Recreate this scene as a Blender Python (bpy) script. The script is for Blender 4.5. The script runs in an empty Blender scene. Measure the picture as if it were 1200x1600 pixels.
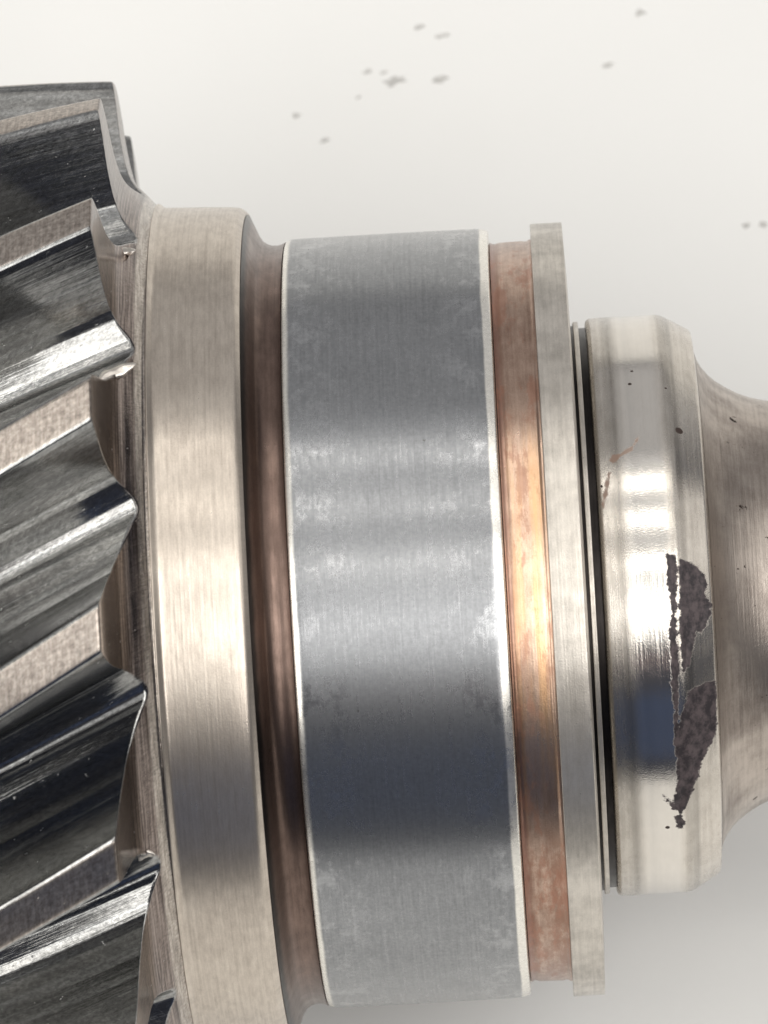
import bpy, math, random
import numpy as np
from mathutils import Vector, Matrix, noise as mnoise

rnd = random.Random(7)
# ------------------------------------------------------------------ scale and frame
# All lengths below are written in units u of 0.04 mm (the bearing journal is 24 mm in radius).
S = 0.00004
TILT = math.radians(20)          # the lens looks down at 70 degrees
ROLL = math.radians(3.25)
DIST = 8700.0
AX_Z = 862.0                     # height of the shaft's axis above the sheet
S_C = 60.0                       # station along the shaft that faces the lens squarely
C = bpy.context.scene.collection
scene = bpy.context.scene

# ------------------------------------------------------------------ camera
X = Vector((1, 0, 0)); U = Vector((0, math.cos(TILT), math.sin(TILT))); V = Vector((0, -math.sin(TILT), math.cos(TILT)))
cd = bpy.data.cameras.new('camera'); cam = bpy.data.objects.new('camera', cd); C.objects.link(cam)
right = X * math.cos(ROLL) - U * math.sin(ROLL)
up = X * math.sin(ROLL) + U * math.cos(ROLL)
loc = Vector((S_C * S, 0, AX_Z * S)) + V * (DIST * S)
m = Matrix((right, up, V)).transposed().to_4x4(); m.translation = loc
cam.matrix_world = m
cd.sensor_fit = 'VERTICAL'; cd.sensor_height = 24; cd.sensor_width = 18
cd.lens = 24 * DIST / 1600
cd.shift_x = -(857 - 600) / 1600
cd.shift_y = (953.6 - 800) / 1600
cd.clip_start = 0.01; cd.clip_end = 50
cd.dof.use_dof = True; cd.dof.focus_distance = (DIST - 380) * S; cd.dof.aperture_fstop = 60
scene.camera = cam

# ------------------------------------------------------------------ room light
w = bpy.data.worlds.new('World'); scene.world = w; w.use_nodes = True
bg = w.node_tree.nodes['Background']
bg.inputs[0].default_value = (0.050, 0.053, 0.068, 1); bg.inputs[1].default_value = 1.0
scene.view_settings.view_transform = 'Standard'; scene.view_settings.look = 'None'
scene.view_settings.exposure = 0.03; scene.view_settings.gamma = 1.0

def lamp(name, elev, dist, across, along, radiance, color=(1, 1, 1), xoff=0.0):
    """area lamp seen from the shaft at an elevation angle measured over the top from the operator's side"""
    ld = bpy.data.lights.new(name, 'AREA'); ld.shape = 'RECTANGLE'
    ld.size = along; ld.size_y = across
    ld.energy = radiance * math.pi * across * along        # flat emitter: W = pi * L * A
    ld.color = color
    o = bpy.data.objects.new(name, ld); C.objects.link(o)
    e = math.radians(elev)
    d = Vector((xoff, -math.cos(e), math.sin(e)))
    o.location = Vector((0, 0, AX_Z * S)) + d * dist
    o.rotation_euler = (-d).to_track_quat('-Z', 'X').to_euler()
    # long side along the shaft
    z = d.normalized(); x = (Vector((1, 0, 0)) - z * z.x).normalized(); y = z.cross(x)
    o.rotation_euler = Matrix((x, y, z)).transposed().to_euler()
    return o

def span(a, b, dist): return 2 * dist * math.tan(math.radians(abs(b - a)) / 2)
WARM = (1.0, 0.965, 0.90)
# light ceiling, from overhead to the far side
lamp('ceiling_panel', 93.5, 1.6, span(56, 131, 1.6), 3.2, 0.66, (1.0, 0.99, 0.97))
# pale far wall
lamp('far_wall_panel', 155.5, 1.5, span(132, 179, 1.5), 3.2, 0.42, (1.0, 0.98, 0.95))
# ceiling tubes
for e, r_ in ((118.5, 4.4), (103.5, 4.4), (86.5, 4.4)):
    lamp('ceiling_tube', e, 1.45, 0.075, 1.5, r_, WARM)
# skin tone of the operator's hands: see the added pink lamp below
# added fill lamps beyond both shaft ends, lifting the shadow on the sheet
for sx in (-1, 1):
    o_ = lamp('end_fill', 90, 1.3, 0.9, 0.9, 2.9, (1.0, 0.98, 0.94))
    d_ = Vector((.36, -.36, .86) if sx > 0 else (-.66, -.30, .68)).normalized()
    o_.location = Vector((0, 0, AX_Z * S)) + d_ * 1.35
    o_.rotation_euler = d_.to_track_quat('Z', 'Y').to_euler()
o_ = lamp('side_fill', 90, 1.3, 0.6, 0.8, 0.95, (1.0, 0.97, 0.92))  # added fill lamp, brightens the end collar's chamfer
d_ = Vector((.82, .15, .52)).normalized()
o_.location = Vector((0, 0, AX_Z * S)) + d_ * 1.35
o_.rotation_euler = d_.to_track_quat('Z', 'Y').to_euler()
# added dim blue lamp, imitating the reflection of the operator's clothing
lamp('clothing_tint_lamp', 22, 0.9, span(8, 36, 0.9), 0.8, 0.062, (0.15, 0.38, 0.95))
lamp('hand_tint_lamp', 49, 0.8, 0.09, 0.30, 0.16, (1.0, 0.62, 0.55), 0.2)  # added dim pink lamp, imitating the reflection of the operator's hands

# ------------------------------------------------------------------ node helpers
class N:
    def __init__(s, name):
        s.m = bpy.data.materials.new(name); s.m.use_nodes = True
        s.t = s.m.node_tree; s.p = s.t.nodes['Principled BSDF']
    def n(s, typ, **kw):
        x = s.t.nodes.new(typ)
        for k, v in kw.items(): setattr(x, k, v)
        return x
    def l(s, a, b): s.t.links.new(a, b)
    def set(s, node, key, val):
        if hasattr(val, 'is_output') or isinstance(val, bpy.types.NodeSocket): s.l(val, node.inputs[key])
        else: node.inputs[key].default_value = val
    def uv(s):
        if not hasattr(s, '_uv'):
            s._uv = s.n('ShaderNodeUVMap', uv_map='turned').outputs[0]
        return s._uv
    def noise(s, scale_s, scale_a, detail=3, rough=.55, w=0.0):
        """noise over (station, arc) with separate frequencies, cycles per 1000u"""
        k = s.n('ShaderNodeVectorMath', operation='MULTIPLY'); s.l(s.uv(), k.inputs[0]); k.inputs[1].default_value = (scale_s, scale_a, 1)
        a = s.n('ShaderNodeVectorMath', operation='ADD'); s.l(k.outputs[0], a.inputs[0]); a.inputs[1].default_value = (w * 3.1, w * 7.7, w)
        q = s.n('ShaderNodeTexNoise'); s.l(a.outputs[0], q.inputs['Vector'])
        q.inputs['Scale'].default_value = 1; q.inputs['Detail'].default_value = detail; q.inputs['Roughness'].default_value = rough
        return q.outputs[0]
    def mr(s, v, a, b, c, d, smooth=False):
        q = s.n('ShaderNodeMapRange'); q.interpolation_type = 'SMOOTHSTEP' if smooth else 'LINEAR'
        s.set(q, 0, v); q.inputs[1].default_value = a; q.inputs[2].default_value = b
        s.set(q, 3, c); s.set(q, 4, d)
        return q.outputs[0]
    def math(s, op, a, b=0.0, c=0.0):
        q = s.n('ShaderNodeMath', operation=op); s.set(q, 0, a); s.set(q, 1, b); s.set(q, 2, c); return q.outputs[0]
    def mix(s, f, a, b):
        q = s.n('ShaderNodeMix', data_type='RGBA'); s.set(q, 0, f)
        for i, v in ((6, a), (7, b)):
            if isinstance(v, tuple): q.inputs[i].default_value = v + (1,) if len(v) == 3 else v
            else: s.l(v, q.inputs[i])
        return q.outputs[2]
    def attr(s, name):
        return s.n('ShaderNodeAttribute', attribute_name=name)
    def sep(s, v):
        q = s.n('ShaderNodeSeparateXYZ'); s.l(v, q.inputs[0]); return q.outputs
    def bump(s, h, strength=.2, dist=2.0, prev=None):
        q = s.n('ShaderNodeBump'); q.inputs['Strength'].default_value = strength
        q.inputs['Distance'].default_value = dist * S; s.l(h, q.inputs['Height'])
        if prev is not None: s.l(prev, q.inputs['Normal'])
        return q.outputs[0]
    def done(s, color=None, rough=None, metal=1.0, normal=None, aniso=0.0):
        if color is not None: s.set(s.p, 'Base Color', color if not isinstance(color, tuple) else color + (1,))
        if rough is not None: s.set(s.p, 'Roughness', rough)
        s.set(s.p, 'Metallic', metal)
        if normal is not None: s.l(normal, s.p.inputs['Normal'])
        if aniso:
            s.p.inputs['Anisotropic'].default_value = aniso
            tg = s.n('ShaderNodeTangent', direction_type='UV_MAP', uv_map='turned'); s.l(tg.outputs[0], s.p.inputs['Tangent'])
        return s.m

def turned_metal(name, c_dark, c_light, rough=(.25, .4), lines=260, line_bump=.12, metal=1.0, spots=0.0, spot_col=(.05, .035, .03), mottling=.5, aniso=.5, w=0.0, spot_scale=85):
    q = N(name)
    fine = q.noise(lines, 3.0, 3, .6, w + 1)            # turning lines: fast along the shaft, slow round it
    hair = q.noise(lines * .55, 34, 4, .65, w + 2)      # short brushed hairs
    blot = q.noise(7, 9, 5, .6, w + 3)
    grain = q.noise(420, 420, 2, .5, w + 4)
    a = q.mr(fine, .3, .7, 0, 1); b = q.mr(hair, .3, .7, 0, 1); c = q.mr(blot, .35, .65, 0, 1, True); g = q.mr(grain, .3, .7, 0, 1)
    f = q.math('ADD', q.math('MULTIPLY', a, .28), q.math('ADD', q.math('MULTIPLY', b, .34), q.math('ADD', q.math('MULTIPLY', c, mottling * .5), q.math('MULTIPLY', g, .14))))
    col = q.mix(q.math('MINIMUM', f, 1.0), c_dark, c_light)
    r = q.mr(f, 0, 1, rough[1], rough[0])
    if spots:
        sp = q.noise(spot_scale, spot_scale, 4, .7, w + 8)
        mk = q.mr(sp, .74 - spots * .1, .78 - spots * .1, 0, 1)
        col = q.mix(mk, col, spot_col); r = q.math('MAXIMUM', r, q.math('MULTIPLY', mk, .7))
    nb = q.bump(fine, line_bump, 1.2)
    nb = q.bump(hair, line_bump * .8, 1.0, nb)
    nb = q.bump(grain, line_bump * .6, .8, nb)
    return q, col, r, nb, f, metal, aniso

def simple(*a, **k):
    q, col, r, nb, f, metal, an = turned_metal(*a, **k)
    return q.done(col, r, metal, nb, an)

M = {}
M['collar'] = simple('ground_steel', (.36, .31, .265), (.75, .675, .585), metal=.92, rough=(.24, .37), lines=230, line_bump=.25, mottling=.35, w=0)
q, col, r, nb, f, metal, an = turned_metal('browned_steel', (.085, .060, .050), (.25, .175, .145), rough=(.24, .40), lines=200, line_bump=.2, spots=.2, w=11)
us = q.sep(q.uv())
wall_shade = q.mr(q.math('ADD', us[0], q.math('MULTIPLY', q.noise(40, 18, 3, .6, 13), .006)), -.366, -.360, 1, 0, True)  # near-black band: the wall's dark reflection put into the colour
M['groove'] = q.done(q.mix(wall_shade, col, (.022, .017, .016)), r, 1.0, nb, an)
M['flange'] = simple('dull_steel', (.30, .275, .245), (.68, .635, .57), metal=.85, rough=(.30, .44), lines=190, line_bump=.4, spots=.5, mottling=.9, w=22)
M['neck'] = simple('rough_steel', (.20, .165, .145), (.50, .44, .39), rough=(.34, .5), lines=240, line_bump=.5, spots=.95, mottling=1.2, spot_scale=34, w=33)
M['slot'] = simple('shade_dark_steel', (.010, .009, .009), (.045, .04, .038), rough=(.3, .45), lines=150, w=44)  # near-black colour holds the slot's shade; the gear core shares it

# copper ring
q, col, r, nb, f, metal, an = turned_metal('copper_ring', (.40, .235, .17), (.98, .74, .56), rough=(.24, .38), lines=150, line_bump=.4, spots=.2, spot_col=(.22, .09, .06), w=55)
us = q.sep(q.uv())
edge = q.mr(q.math('ADD', us[0], q.math('MULTIPLY', q.noise(30, 14, 4, .6, 58), .010)), .008, .024, 1, 0, True)
sheen_zone = q.math('MULTIPLY', q.mr(us[1], -.34, -.14, 0, 1, True), q.mr(us[1], .12, .34, 1, 0, True))  # brighter front arc: the middle reflection is put into the colour
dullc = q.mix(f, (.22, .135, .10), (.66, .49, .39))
col = q.mix(sheen_zone, dullc, col)
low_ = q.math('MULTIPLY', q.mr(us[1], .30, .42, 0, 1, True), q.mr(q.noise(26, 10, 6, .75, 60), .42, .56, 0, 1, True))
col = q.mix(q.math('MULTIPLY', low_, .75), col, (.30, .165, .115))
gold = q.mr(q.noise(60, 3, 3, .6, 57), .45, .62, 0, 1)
col = q.mix(q.math('MULTIPLY', q.math('MULTIPLY', gold, sheen_zone), .7), col, (.88, .53, .27))
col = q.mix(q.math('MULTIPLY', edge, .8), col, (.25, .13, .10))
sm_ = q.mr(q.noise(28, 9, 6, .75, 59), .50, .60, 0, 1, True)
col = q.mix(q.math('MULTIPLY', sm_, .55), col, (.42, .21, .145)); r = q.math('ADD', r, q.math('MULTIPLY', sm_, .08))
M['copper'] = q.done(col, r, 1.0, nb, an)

# journal: grey phosphated band between two bright ground rims
q, col, r, nb, f, metal, an = turned_metal('journal_steel', (.215, .22, .227), (.39, .395, .405), rough=(.23, .34), lines=260, line_bump=.10, mottling=.3, w=66)
us = q.sep(q.uv())
wob = q.math('MULTIPLY', q.math('SUBTRACT', q.noise(14, 8, 4, .5, 68), .5), .006)
u2 = q.math('ADD', us[0], wob)
rimL = q.mr(u2, -.309, -.303, 1, 0, True); rimR = q.mr(u2, -.016, -.012, 0, 1, True)
rim = q.math('MAXIMUM', rimL, rimR)
wear = q.math('MULTIPLY', q.mr(q.noise(26, 20, 6, .72, 70), .48, .62, 0, 1, True), q.math('MAXIMUM', q.mr(us[0], -.30, -.19, 1, 0, True), q.mr(us[0], -.12, -.02, 0, 1, True)))
col = q.mix(q.math('MULTIPLY', wear, .24), col, (.66, .665, .67))
col = q.mix(rim, col, (.86, .83, .765))
r = q.math('SUBTRACT', r, q.math('MULTIPLY', wear, .09))
pit = q.mr(q.noise(60, 60, 3, .6, 71), .735, .76, 0, 1)
col = q.mix(q.math('MULTIPLY', pit, .7), col, (.12, .11, .10))
g2 = q.mr(q.noise(150, 150, 4, .75, 72), .35, .65, .89, 1.09)
mx = q.n('ShaderNodeMix', data_type='RGBA', blend_type='MULTIPLY'); mx.inputs[0].default_value = 1; q.l(col, mx.inputs[6]); q.l(g2, mx.inputs[7]); col = mx.outputs[2]
M['journal'] = q.done(col, r, .93, nb, an)

# end collar: steel in turned bands, with a broken-out dark scar, rust and pits painted as masks on the metal
q, col, r, nb, f, metal, an = turned_metal('collar_bands', (.50, .455, .40), (.84, .785, .71), rough=(.19, .34), lines=180, line_bump=.25, mottling=.4, w=77)
us = q.sep(q.uv())
band = q.n('ShaderNodeValToRGB'); q.l(q.mr(us[0], .14, .31, 0, 1), band.inputs[0])
els = band.color_ramp.elements
stops = [(0, .72), (.12, .78), (.20, .55), (.30, .95), (.34, .7), (.42, .95), (.62, 1.0), (.66, .75), (.75, .62), (.78, .9), (1, .95)]
while len(els) < len(stops): els.new(.5)
for e_, (p_, v_) in zip(els, stops): e_.position = p_; e_.color = (v_, v_, v_, 1)
mx = q.n('ShaderNodeMix', data_type='RGBA', blend_type='MULTIPLY'); mx.inputs[0].default_value = 1; q.l(col, mx.inputs[6]); q.l(band.outputs[0], mx.inputs[7]); col = mx.outputs[2]
pol = q.math('MULTIPLY', q.mr(us[0], .172, .196, 0, 1, True), q.mr(us[0],   .234, .252, 1, 0, True))
col = q.mix(q.math('MULTIPLY', pol, .65), col, (.80, .762, .705))
r = q.math('SUBTRACT', r, q.math('MULTIPLY', pol, .11))
st = q.attr('stain'); sv = q.sep(st.outputs['Vector'])
rag = q.math('MULTIPLY', q.math('SUBTRACT', q.noise(75, 75, 6, .75, 79), .5), 1.0)
scar = q.mr(q.math('ADD', sv[0], rag), .46, .54, 0, 1)
rust = q.mr(q.math('ADD', sv[1], q.math('MULTIPLY', rag, .85)), .6, .75, 0, 1)
pitm = q.mr(q.math('ADD', sv[2], q.math('MULTIPLY', rag, .2)), .45, .55, 0, 1)
scol = q.mix(q.mr(q.noise(70, 50, 5, .7, 80), .42, .6, 0, 1), (.028, .022, .025), (.095, .074, .076))
col = q.mix(scar, col, scol)
col = q.mix(q.math('MULTIPLY', rust, .75), col, (.22, .12, .08))
col = q.mix(pitm, col, (.04, .025, .02))
dull = q.math('MAXIMUM', scar, q.math('MAXIMUM', rust, pitm))
r = q.math('MAXIMUM', r, q.math('MULTIPLY', dull, .62))
nb = q.bump(q.math('MULTIPLY', scar, -1), .12, 2, nb)
nb = q.bump(q.noise(60, 40, 5, .6, 82), .06, 1.5, nb)
M['end_collar'] = q.done(col, r, q.math('SUBTRACT', 1, q.math('MULTIPLY', dull, .85)), nb, an)

# gear teeth: land / flank / turned end face told apart by a mask
q, col, r, nb, f, metal, an = turned_metal('tooth_steel', (.15, .15, .147), (.43, .425, .41), rough=(.12, .22), lines=18, line_bump=.12, mottling=.8, w=90)
zn = q.attr('zone'); zv = q.sep(zn.outputs['Vector'])
lin = q.noise(6, 240, 3, .6, 91)
hob = q.noise(3, 90, 2, .5, 95)
col = q.mix(q.mr(hob, .4, .65, 0, .35), col, (.55, .56, .56))
land = q.mix(q.mr(q.noise(150, 60, 4, .65, 92), .35, .65, 0, 1), (.44, .385, .335), (.72, .65, .575))
face = q.mix(q.mr(q.noise(330, 3, 3, .6, 93), .35, .65, 0, 1), (.085, .066, .06), (.40, .335, .30))
seat = q.mix(q.mr(q.noise(200, 12, 3, .6, 96), .35, .65, 0, 1), (.34, .30, .265), (.62, .56, .50))
col = q.mix(zv[0], col, land); col = q.mix(zv[1], col, face); col = q.mix(zv[2], col, seat)
soft = q.math('MAXIMUM', zv[0], zv[1])
r2 = q.math('ADD', r, q.math('ADD', q.math('MULTIPLY', zv[0], .14), q.math('MULTIPLY', zv[1], .04)))
nb = q.bump(lin, .22, 1.2, nb)
nb = q.bump(q.noise(11, 14, 3, .6, 97), .10, 8, nb)
nick = q.mr(q.noise(70, 70, 5, .75, 98), .665, .70, 0, 1)
flk = q.math('SUBTRACT', 1, soft)
grain2 = q.mr(q.noise(120, 160, 5, .8, 99), .35, .65, .55, 1.2)
mx = q.n('ShaderNodeMix', data_type='RGBA', blend_type='MULTIPLY'); mx.inputs[0].default_value = 1; q.l(col, mx.inputs[6]); q.l(grain2, mx.inputs[7]); col = mx.outputs[2]
col = q.mix(q.math('MULTIPLY', nick, .6), col, (.75, .73, .70)); r2 = q.math('ADD', r2, q.math('MULTIPLY', nick, .25))
nb = q.bump(nick, .25, 2, nb)
M['tooth'] = q.done(col, r2, 1.0, nb, 0)

# white sheet
q = N('white_sheet')
tc = q.n('ShaderNodeTexCoord').outputs['Object']
nz = q.n('ShaderNodeTexNoise'); q.l(tc, nz.inputs[0]); nz.inputs['Scale'].default_value = 22; nz.inputs['Detail'].default_value = 6
nf = q.n('ShaderNodeTexNoise'); q.l(tc, nf.inputs[0]); nf.inputs['Scale'].default_value = 900; nf.inputs['Detail'].default_value = 4
c0 = q.mix(q.mr(nz.outputs[0], .3, .7, 0, 1), (.775, .768, .745), (.815, .81, .79))
bp = q.n('ShaderNodeBump'); bp.inputs['Strength'].default_value = .25; bp.inputs['Distance'].default_value = .0002; q.l(nf.outputs[0], bp.inputs['Height'])
M['sheet'] = q.done(c0, .55, 0.0, bp.outputs[0])
q = N('pale_grit')
M['grit'] = q.done((.57, .56, .535), .8, 0.0)

# ------------------------------------------------------------------ mesh helpers
def link(name, me, mat, parent=None):
    o = bpy.data.objects.new(name, me); C.objects.link(o)
    if mat is not None and not me.materials: me.materials.append(mat)
    if parent is not None: o.parent = parent
    return o

def grid_mesh(name, P, uv, wrap, attr=None, attr_name=None, normals=None):
    """P: rows x cols x 3; uv rows x cols x 2 ; wrap closes columns (last column duplicates first in uv only)"""
    R, K = P.shape[:2]
    me = bpy.data.meshes.new(name)
    kk = K - 1 if wrap else K          # with wrap the last column is the first again
    verts = P[:, :kk].reshape(-1, 3)
    i, j = np.meshgrid(np.arange(R - 1), np.arange(K - 1), indexing='ij')
    j1 = (j + 1) % kk if wrap else j + 1
    f = np.stack([i * kk + j, (i + 1) * kk + j, (i + 1) * kk + j1, i * kk + j1], -1).reshape(-1, 4)
    me.vertices.add(len(verts)); me.vertices.foreach_set('co', np.ascontiguousarray(verts, dtype=np.float32).ravel())
    me.loops.add(f.size); me.loops.foreach_set('vertex_index', f.astype(np.int32).ravel())
    me.polygons.add(len(f)); me.polygons.foreach_set('loop_start', np.arange(0, f.size, 4, dtype=np.int32))
    me.polygons.foreach_set('loop_total', np.full(len(f), 4, dtype=np.int32))
    me.update(calc_edges=True)
    u = me.uv_layers.new(name='turned')
    q4 = np.stack([uv[i, j], uv[i + 1, j], uv[i + 1, j + 1], uv[i, j + 1]], 2).reshape(-1, 2)
    u.data.foreach_set('uv', q4.astype(np.float32).ravel())
    if attr is not None:
        a = me.attributes.new(attr_name, 'FLOAT_VECTOR', 'POINT')
        a.data.foreach_set('vector', attr[:, :kk].reshape(-1, 3).astype(np.float32).ravel())
    me.shade_smooth()
    if normals is not None: me.normals_split_custom_set_from_vertices(normals.reshape(-1, 3).tolist())
    return me

def rounded(pts, segs=5):
    """pts: (s, r, radius) -> polyline with each corner rounded"""
    out = []
    for i, p in enumerate(pts):
        s, r = p[0], p[1]; rad = p[2] if len(p) > 2 else 0
        if rad <= 0 or i in (0, len(pts) - 1): out.append((s, r)); continue
        c = Vector((s, r)); a = Vector(pts[i - 1][:2]) - c; b = Vector(pts[i + 1][:2]) - c
        la, lb = a.length, b.length; rad = min(rad, la * .48, lb * .48); a.normalize(); b.normalize()
        p0 = c + a * rad; p2 = c + b * rad
        for k in range(segs + 1):
            t = k / segs; v = p0 * (1 - t) ** 2 + c * 2 * t * (1 - t) + p2 * t * t; out.append((v.x, v.y))
    return out

def densify(pl, step):
    out = [pl[0]]
    for a, b in zip(pl[:-1], pl[1:]):
        n = max(1, int(math.hypot(b[0] - a[0], b[1] - a[1]) / step))
        for k in range(1, n + 1): out.append((a[0] + (b[0] - a[0]) * k / n, a[1] + (b[1] - a[1]) * k / n))
    return out

def frange_angles(n): return np.linspace(-math.pi, math.pi, n + 1)

def lathe(name, pts, mat, parent, inner=180, face_uv=True, n=720, step=14, stain=None, disp=None, sharp=28, near_dense=False, root_name=None):
    pl = densify(rounded(pts), step)
    s = np.array([p[0] for p in pl]); r = np.array([p[1] for p in pl])
    # close as a solid ring
    s = np.concatenate([[s[0]], s, [s[-1]], [s[0]]]); r = np.concatenate([[inner], r, [inner], [inner]])
    if near_dense:
        a = np.concatenate([np.linspace(-math.pi, -math.pi / 2, 120, endpoint=False), np.linspace(-math.pi / 2, math.pi / 2, 1100, endpoint=False), np.linspace(math.pi / 2, math.pi, 121)])
    else: a = frange_angles(n)
    Sg, Ag = np.meshgrid(s, a, indexing='ij'); Rg = np.repeat(r[:, None], len(a), 1)
    if disp is not None: Sg, Rg = disp(Sg, Ag, Rg)
    P = np.stack([Sg, -Rg * np.sin(Ag), Rg * np.cos(Ag)], -1) * S
    # station coordinate that keeps moving on faces square to the axis
    run = np.concatenate([[0], np.cumsum(np.abs(np.diff(r)))])[:, None] * .35
    uv = np.stack([(Sg + 0 * run) / 1000, Ag * np.median(r) / 1000], -1)
    dr = np.abs(np.gradient(r)); ds = np.abs(np.gradient(s))
    if face_uv: uv[..., 0] += ((Rg - np.median(r)) / 1000) * (dr > ds * 2)[:, None] * .5
    at = None
    if stain is not None: at = stain(Sg, Ag, Rg)
    me = grid_mesh(name, P, uv, True, at, 'stain')
    # outward winding
    me.flip_normals()
    me.set_sharp_from_angle(angle=math.radians(sharp))
    o = link(name, me, mat, parent)
    o.location = (0, 0, AX_Z * S); o.rotation_euler = (TILT, 0, 0)
    return o

# ------------------------------------------------------------------ the setting
me = bpy.data.meshes.new('table_sheet')
nx = 90
vs = []; fs = []
for i in range(nx + 1):
    for j in range(nx + 1):
        x = (i / nx - .5) * 4.0; y = (j / nx - .5) * 4.0
        vs.append((x, y, 0.0))
for i in range(nx):
    for j in range(nx): k = i * (nx + 1) + j; fs.append((k, k + nx + 1, k + nx + 2, k + 1))
me.from_pydata(vs, [], fs); me.update()
sheet = link('table_sheet', me, M['sheet']); sheet['kind'] = 'structure'

# ------------------------------------------------------------------ the shaft
root = bpy.data.objects.new('gear_shaft', None); C.objects.link(root)
root.empty_display_size = .01
root['label'] = 'steel helical gear shaft with grey bearing journal and copper ring lying on the white sheet'
root['category'] = 'gear shaft'

# --- teeth: the turned blank cut by a helical gullet
TW = -math.tan(math.radians(30)) / 863
blank = [(-2000, 863), (-573, 863), (-569, 858), (-566, 800), (-561, 752), (-556, 724), (-549, 706), (-541, 695), (-532, 686), (-524, 677), (-517, 669), (-513, 664), (-510, 664)]
def smooth_interp(x, tab):
    return np.interp(x, [t[0] for t in tab], [t[1] for t in tab])
def blank_r(s):
    v = np.zeros_like(s); ws = 0
    for o_ in (-3, -1.5, 0, 1.5, 3): v += smooth_interp(s + o_, blank)
    return v / 5
half = [(0, 864), (1.9, 864), (2.35, 860), (2.7, 850), (3.5, 815), (4.25, 780), (4.95, 745), (5.5, 722), (6.1, 706), (7.0, 693), (8.2, 685), (9.4, 681), (10.4, 679), (11.25, 678.5)]
left = [(11.25, 688), (10.2, 694.5), (9.2, 701), (8.3, 709), (7.4, 721), (6.6, 736), (5.7, 753), (4.7, 783), (3.6, 820), (2.7, 850), (2.35, 860), (1.9, 864)]
right_ = [(0, 864), (1.9, 864), (2.35, 860), (2.7, 850), (3.5, 815), (4.2, 780), (4.8, 745), (5.3, 720), (5.9, 708), (6.9, 696), (8.2, 684), (9.2, 679), (10.0, 679), (10.6, 682), (11.25, 688)]
prof = [(-a, r) for a, r in left] + right_
pp = [(math.radians(a) * 760, r) for a, r in prof]
pp = densify(pp, 2.6)
ang = np.array([p[0] / 760 for p in pp]); rt = np.array([p[1] for p in pp])
k5 = np.array([1, 2, 3, 2, 1]) / 9.0
def sm(v, pad): return np.convolve(np.concatenate([pad[0], v, pad[1]]), k5, 'valid')
rt_s = sm(rt, (rt[-3:-1], rt[1:3]))
# rows
rows = np.concatenate([np.arange(-1100, -612, 12), np.arange(-612, -572, 2.0), np.arange(-572, -509.9, .8)])
Sg = np.repeat(rows[:, None], len(ang), 1)
pad_ang = np.concatenate([[ang[0] - (ang[-1] - ang[-2])], ang, [ang[-1] + (ang[1] - ang[0])]])
pad_rt = np.concatenate([[rt_s[-2]], rt_s, [rt_s[1]]])
def surf(rowv, angv, rtv):
    SS = np.repeat(rowv[:, None], len(angv), 1); AA = np.repeat(angv[None, :], len(rowv), 0)
    B = blank_r(SS); T = np.repeat(rtv[None, :], len(rowv), 0)
    # cutter lifts out towards the end: gullet root climbs a little
    K = 4.0
    h = np.clip(.5 + .5 * (B - T) / K, 0, 1)
    Rr = B * (1 - h) + T * h - K * h * (1 - h)
    A2 = AA + TW * (SS + 577)
    P = np.stack([SS, -Rr * np.sin(A2), Rr * np.cos(A2)], -1)
    return P, Rr, B, T, AA
Pp, Rr, B, T, AA = surf(rows, pad_ang, pad_rt)
dU = np.gradient(Pp, axis=0); dV = np.gradient(Pp, axis=1)
Nn = np.cross(dU, dV); Nn /= np.linalg.norm(Nn, axis=-1, keepdims=True) + 1e-12
outw = np.stack([np.zeros_like(Rr), Pp[..., 1], Pp[..., 2]], -1)
if (Nn * outw).sum() < 0: Nn = -Nn
flipN = True
P = Pp[:, 1:-1] * S; Nn = Nn[:, 1:-1]; Bc, Tc, AAc = B[:, 1:-1], T[:, 1:-1], AA[:, 1:-1]; Rc = Rr[:, 1:-1]
zone = np.zeros(P.shape)
zone[..., 0] = (np.abs(AAc) < math.radians(2.05)) * (Bc > 861)
zone[..., 1] = np.clip((Tc - Bc) / 5 + .2, 0, 1)
zone[..., 2] = np.clip((Sg + 527) / 4, 0, 1) * zone[..., 1]
arc = np.concatenate([[0], np.cumsum(np.hypot(np.diff(ang) * 760, np.diff(rt)))]); arc -= arc.mean()
uv = np.stack([(Sg + (863 - Rc) * .5) / 1000, np.repeat(arc[None, :], len(rows), 0) / 1000], -1)
tme = grid_mesh('gear_tooth', P, uv, False, zone, 'zone')
# make winding agree with the normals
f0 = tme.polygons[len(ang) // 2]; c0_ = f0.center
if f0.normal.dot(Vector((0, c0_.y, c0_.z))) < 0: tme.flip_normals()
tme.normals_split_custom_set_from_vertices(Nn.reshape(-1, 3).tolist())
for k in range(16):
    o = link('gear_tooth', tme, M['tooth'], root)
    o.location = (0, 0, AX_Z * S)
    o.rotation_euler = (TILT + math.radians(-0.5 + 22.5 * (k - 4)), 0, 0)

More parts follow.
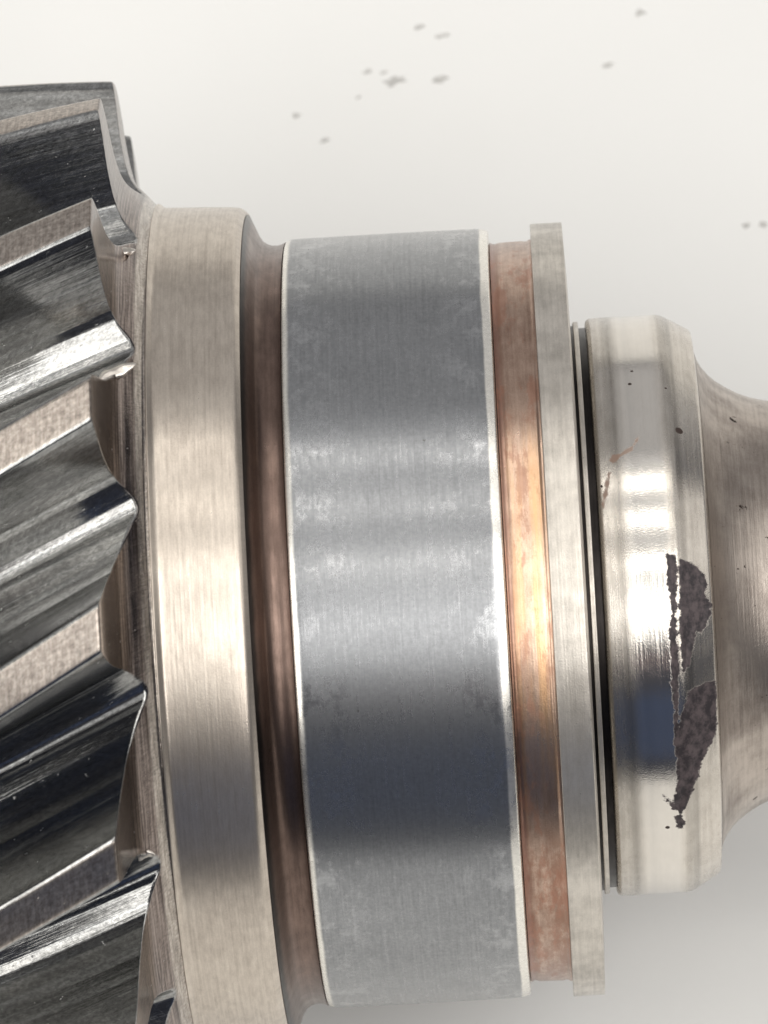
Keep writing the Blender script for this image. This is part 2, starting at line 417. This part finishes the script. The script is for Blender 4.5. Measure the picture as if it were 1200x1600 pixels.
lathe('gear_core', [(-1104, 400, 0), (-1104, 672, 8), (-1098, 668, 0), (-520, 640, 0), (-505, 640, 0)], M['slot'], root)
lathe('shaft_stub', [(-1500, 500, 0), (-1500, 520, 0), (-1104.5, 520, 0)], M['neck'], root, inner=0.5)
lathe('collar', [(-510, 640, 0), (-510, 668, 3), (-505, 664, 2), (-500, 660, 3), (-440, 657.5, 0), (-396, 655, 0), (-381, 653, 5), (-372.5, 645, 0), (-372.5, 560, 0)], M['collar'], root)
lathe('undercut_groove', [(-372, 560, 0), (-372, 643, 2), (-366, 629, 0), (-358, 610, 0), (-352, 600, 0), (-345, 595, 0), (-337, 592, 0), (-328, 591.5, 0), (-320, 593.5, 0), (-315.5, 596, 0), (-315.4, 560, 0)], M['groove'], root, face_uv=False, step=5)
lathe('journal', [(-315, 560, 0), (-315, 596, 3), (-305, 600, 5), (-160, 600.5, 0), (-17, 600, 5), (-1, 596.5, 3), (0, 575, 0), (0, 555, 0)], M['journal'], root)
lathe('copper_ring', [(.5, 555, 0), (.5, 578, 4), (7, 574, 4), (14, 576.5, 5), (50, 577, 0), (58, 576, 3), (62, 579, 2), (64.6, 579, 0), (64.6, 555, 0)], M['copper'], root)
lathe('thrust_flange', [(65, 540, 0), (65, 603, 2), (114, 603, 2.5), (117, 520, 0), (118, 430, 0), (118, 405, 0)], M['flange'], root)
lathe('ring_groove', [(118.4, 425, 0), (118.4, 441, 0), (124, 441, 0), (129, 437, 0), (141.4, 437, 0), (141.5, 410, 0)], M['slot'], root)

lathe('shoulder_step', [(122.5, 400, 0), (122.5, 447, 1.5), (130.5, 447, 1.5), (130.5, 400, 0)], M['flange'], root)
def from_photo(px, py, r):
    """station and arc angle on a turned surface of radius r for a place measured in the photograph"""
    s = (px - 797) * .9984 - (py - 957) * .0567; t = (px - 797) * .0567 + (py - 957) * .9984
    z = 0
    for _ in range(6):
        k = DIST / (DIST - z); ss = S_C + (s - S_C) / k; tt = t / k
        z = math.sqrt(max(1, r * r - tt * tt))
    return ss, math.atan2(tt, z)

# --- burrs thrown up where the gullets run out
M['burr'] = simple('torn_steel', (.42, .38, .34), (.85, .80, .74), rough=(.25, .4), lines=60, line_bump=.3, w=120)
for bi, (px, py, ln, wd, th, rot, rr) in enumerate([(181, 584, 62, 20, 14, -27, 700), (196, 396, 34, 18, 10, 10, 690), (104, 514, 44, 24, 8, -8, 705), (228, 1332, 26, 12, 8, -20, 690)]):
    s0, a0 = from_photo(px, py, rr)
    uu = np.linspace(-1, 1, 25); vv = frange_angles(20)
    Pb = np.zeros((25, 21, 3))
    ax_ = np.array([1, 0, 0.]); rad = np.array([0, -math.sin(a0), math.cos(a0)]); tan_ = np.array([0, -math.cos(a0), -math.sin(a0)])
    cr, srn = math.cos(math.radians(rot)), math.sin(math.radians(rot))
    e1 = ax_ * cr + tan_ * srn; e2 = -ax_ * srn + tan_ * cr
    for i_, u_ in enumerate(uu):
        prof_ = max(.02, (1 - abs(u_) ** 2.6)) ** .6
        for j_, v_ in enumerate(vv[:-1]):
            q_ = 1 + .35 * mnoise.noise(Vector((u_ * 2 + bi * 9, math.cos(v_) * 1.2, math.sin(v_) * 1.2)))
            Pb[i_, j_] = ax_ * s0 + rad * (rr + 3 + .5 * th * prof_ * math.sin(v_) * q_ + 5 * u_ * u_) + e1 * (ln * .5 * u_) + e2 * (wd * .5 * prof_ * math.cos(v_) * q_ + 4 * u_ * u_)
    Pb[:, 20] = Pb[:, 0]
    uvb = np.stack(np.meshgrid(uu * ln / 2000, vv * wd / 2000, indexing='ij'), -1)
    bme = grid_mesh('burr', Pb * S, uvb, True)
    o = link('burr', bme, M['burr'], root); o.location = (0, 0, AX_Z * S); o.rotation_euler = (TILT, 0, 0)
# --- end collar with the scar
def poly_mask(sv, tv, poly, soft):
    """signed-distance like mask, 1 inside"""
    x, y = sv, tv; inside = np.zeros(x.shape, bool); dmin = np.full(x.shape, 1e9)
    n = len(poly)
    for i in range(n):
        x0, y0 = poly[i]; x1, y1 = poly[(i + 1) % n]
        cnd = ((y0 > y) != (y1 > y)) & (x < (x1 - x0) * (y - y0) / ((y1 - y0) or 1e-9) + x0)
        inside ^= cnd
        dx, dy = x1 - x0, y1 - y0; t = np.clip(((x - x0) * dx + (y - y0) * dy) / (dx * dx + dy * dy), 0, 1)
        dmin = np.minimum(dmin, np.hypot(x - x0 - t * dx, y - y0 - t * dy))
    d = np.where(inside, dmin, -dmin)
    return np.clip(.5 + d / soft, 0, 1)

def photo_poly(pts, r): 
    return [(lambda q_: (q_[0], q_[1] * r))(from_photo(x, y, r)) for x, y in pts]
SC1 = photo_poly([(1062, 872), (1080, 878), (1098, 892), (1106, 907), (1101, 930), (1114, 945), (1107, 975), (1096, 992), (1088, 987), (1083, 1012), (1077, 1042), (1066, 1052), (1062, 1000), (1061, 940)], 442)
SC0 = photo_poly([(1042, 866), (1055, 866), (1059, 900), (1056, 960), (1061, 1040), (1060, 1120), (1062, 1180), (1054, 1170), (1052, 1100), (1048, 1050), (1045, 1000), (1049, 950), (1042, 905)], 448)
SC2 = photo_poly([(1062, 1120), (1076, 1078), (1100, 1070), (1119, 1066), (1122, 1150), (1104, 1180), (1082, 1232), (1064, 1266), (1050, 1258), (1058, 1220), (1056, 1160)], 440)
SC3 = photo_poly([(1053, 1272), (1064, 1268), (1071, 1280), (1066, 1292), (1056, 1288)], 450)
SC4 = photo_poly([(1035, 1238), (1058, 1254), (1056, 1262), (1040, 1250)], 450)
RUST = photo_poly([(950, 720), (952, 708), (968, 706), (985, 694), (998, 676), (1002, 684), (990, 705), (972, 716), (958, 730)], 451)
RUST2 = photo_poly([(936, 790), (948, 735), (958, 735), (952, 770), (944, 800)], 451)
PITS = [(1061, 675, 6, 440), (987, 580, 2.5, 451), (984, 600, 3, 451), (1043, 1292, 3.5, 450), (940, 760, 2, 451), (1040, 606, 2, 451)]
def stain(Sg, Ag, Rg):
    arc_ = Ag * 445
    a = np.zeros(Sg.shape + (3,))
    sel = np.abs(Ag) < 1.6
    for pl_ in (SC0, SC1, SC2, SC3, SC4):
        pl2 = pl_
        a[..., 0] = np.maximum(a[..., 0], poly_mask(Sg, arc_, [(x, y) for x, y in pl2], 20))
    for pl_ in (RUST, RUST2): a[..., 1] = np.maximum(a[..., 1], poly_mask(Sg, Ag * 451, pl_, 16))
    for px, py, rr, rad in PITS:
        s0, a0 = from_photo(px, py, rad)
        a[..., 2] = np.maximum(a[..., 2], np.clip(1 - np.hypot(Sg - s0, (Ag - a0) * rad) / (rr * 2), 0, 1))
    a[..., :] *= sel[..., None]
    return a
def scar_disp(Sg, Ag, Rg):
    st_ = stain(Sg, Ag, Rg)
    Rg = Rg - 2.0 * np.clip((st_[..., 0] - .7) * 4, 0, 1) * (Rg > 400)
    return Sg, Rg
lathe('end_collar', [(141.8, 420, 0), (141.8, 446, 4), (147, 451, 3), (172, 451.5, 0), (200, 451, 2), (254, 451, 7), (262, 448, 2), (304, 424, 4), (307, 392, 0), (307, 380, 0)], M['end_collar'], root, step=2.6, stain=stain, disp=scar_disp, near_dense=True, sharp=26)
lathe('neck', [(307.4, 360, 0), (307.4, 392, 0), (312, 377, 0), (318, 366, 0), (328, 353, 0), (340, 342, 0), (355, 332, 0), (372, 322, 0), (392, 314, 0), (415, 308, 0), (450, 304, 0), (500, 303, 0), (760, 303, 12), (772, 290, 0), (772, 150, 0)], M['neck'], root, inner=.5, step=8)

# ------------------------------------------------------------------ grit on the sheet
def on_sheet(px, py):
    d = right * ((px - 857) / DIST) - up * ((py - 953.6) / DIST) - V
    t = loc.z / -d.z
    return loc + d * t
GRIT = [(575, 112, 13, 6, 'small grey crumb left of the wide speckled smudge on the white sheet'),
        (617, 127, 30, 13, 'largest and darkest pale grey crumb on the white sheet'),
        (600, 113, 10, 5, 'tiny crumb touching the top left of the largest crumb'),
        (686, 123, 19, 11, 'second largest pale crumb, right of the largest one'),
        (655, 42, 12, 8, 'faint crumb nearest the top edge above the largest crumb'),
        (690, 56, 20, 7, 'wide faint crumb above the second largest crumb'),
        (463, 181, 12, 7, 'small round crumb above the narrow groove of the shaft'),
        (507, 219, 16, 6, 'flat grey crumb closest above the grey journal'),
        (949, 102, 15, 7, 'lone grey crumb above the thrust flange near the right'),
        (1166, 352, 10, 8, 'left crumb of the pair at the right edge of the sheet'),
        (1192, 351, 11, 9, 'right crumb of the pair at the right edge of the sheet'),
        (1000, 20, 14, 9, 'very faint crumb in the upper right beside the top edge'),
        (560, 152, 8, 5, 'tiny crumb below the largest crumb, toward the gear')]
for i, (px, py, wd, ht, lab) in enumerate(GRIT):
    c = on_sheet(px, py)
    vs = []; fs = []
    nseg, nr = 28, 5
    vs.append((0, 0, .45 * ht))
    for a_ in range(1, nr + 1):
        for b_ in range(nseg):
            th = 2 * math.pi * b_ / nseg; rr = a_ / nr
            nn = 1.25 + 1.1 * mnoise.noise(Vector((math.cos(th) * 1.3 + i * 5, math.sin(th) * 1.3, i))) + .5 * mnoise.noise(Vector((math.cos(th) * 3.3 + i * 5, math.sin(th) * 3.3, i)))
            z = .45 * ht * math.cos(rr * math.pi / 2) * (1 + .5 * mnoise.noise(Vector((math.cos(th) * rr * 2, math.sin(th) * rr * 2, i * 3))))
            vs.append((wd * .5 * rr * nn * math.cos(th), ht * .5 * rr * nn * math.sin(th) + .25 * wd * rr * math.cos(th) * .5, max(0, z) if a_ < nr else 0))
    for b_ in range(nseg): fs.append((0, 1 + b_, 1 + (b_ + 1) % nseg))
    for a_ in range(nr - 1):
        for b_ in range(nseg):
            p0 = 1 + a_ * nseg + b_; p1 = 1 + a_ * nseg + (b_ + 1) % nseg
            fs.append((p0, p0 + nseg, p1 + nseg, p1))
    fs.append(tuple(1 + (nr - 1) * nseg + b_ for b_ in reversed(range(nseg))))
    me = bpy.data.meshes.new('crumb'); me.from_pydata([(x * S, y * S, z * S) for x, y, z in vs], [], fs); me.update(); me.shade_smooth()
    o = link('crumb', me, M['grit']); o.location = (c.x, c.y, 0.0)
    o['label'] = lab; o['category'] = 'crumb'; o['group'] = 'grey crumbs scattered on the white sheet'
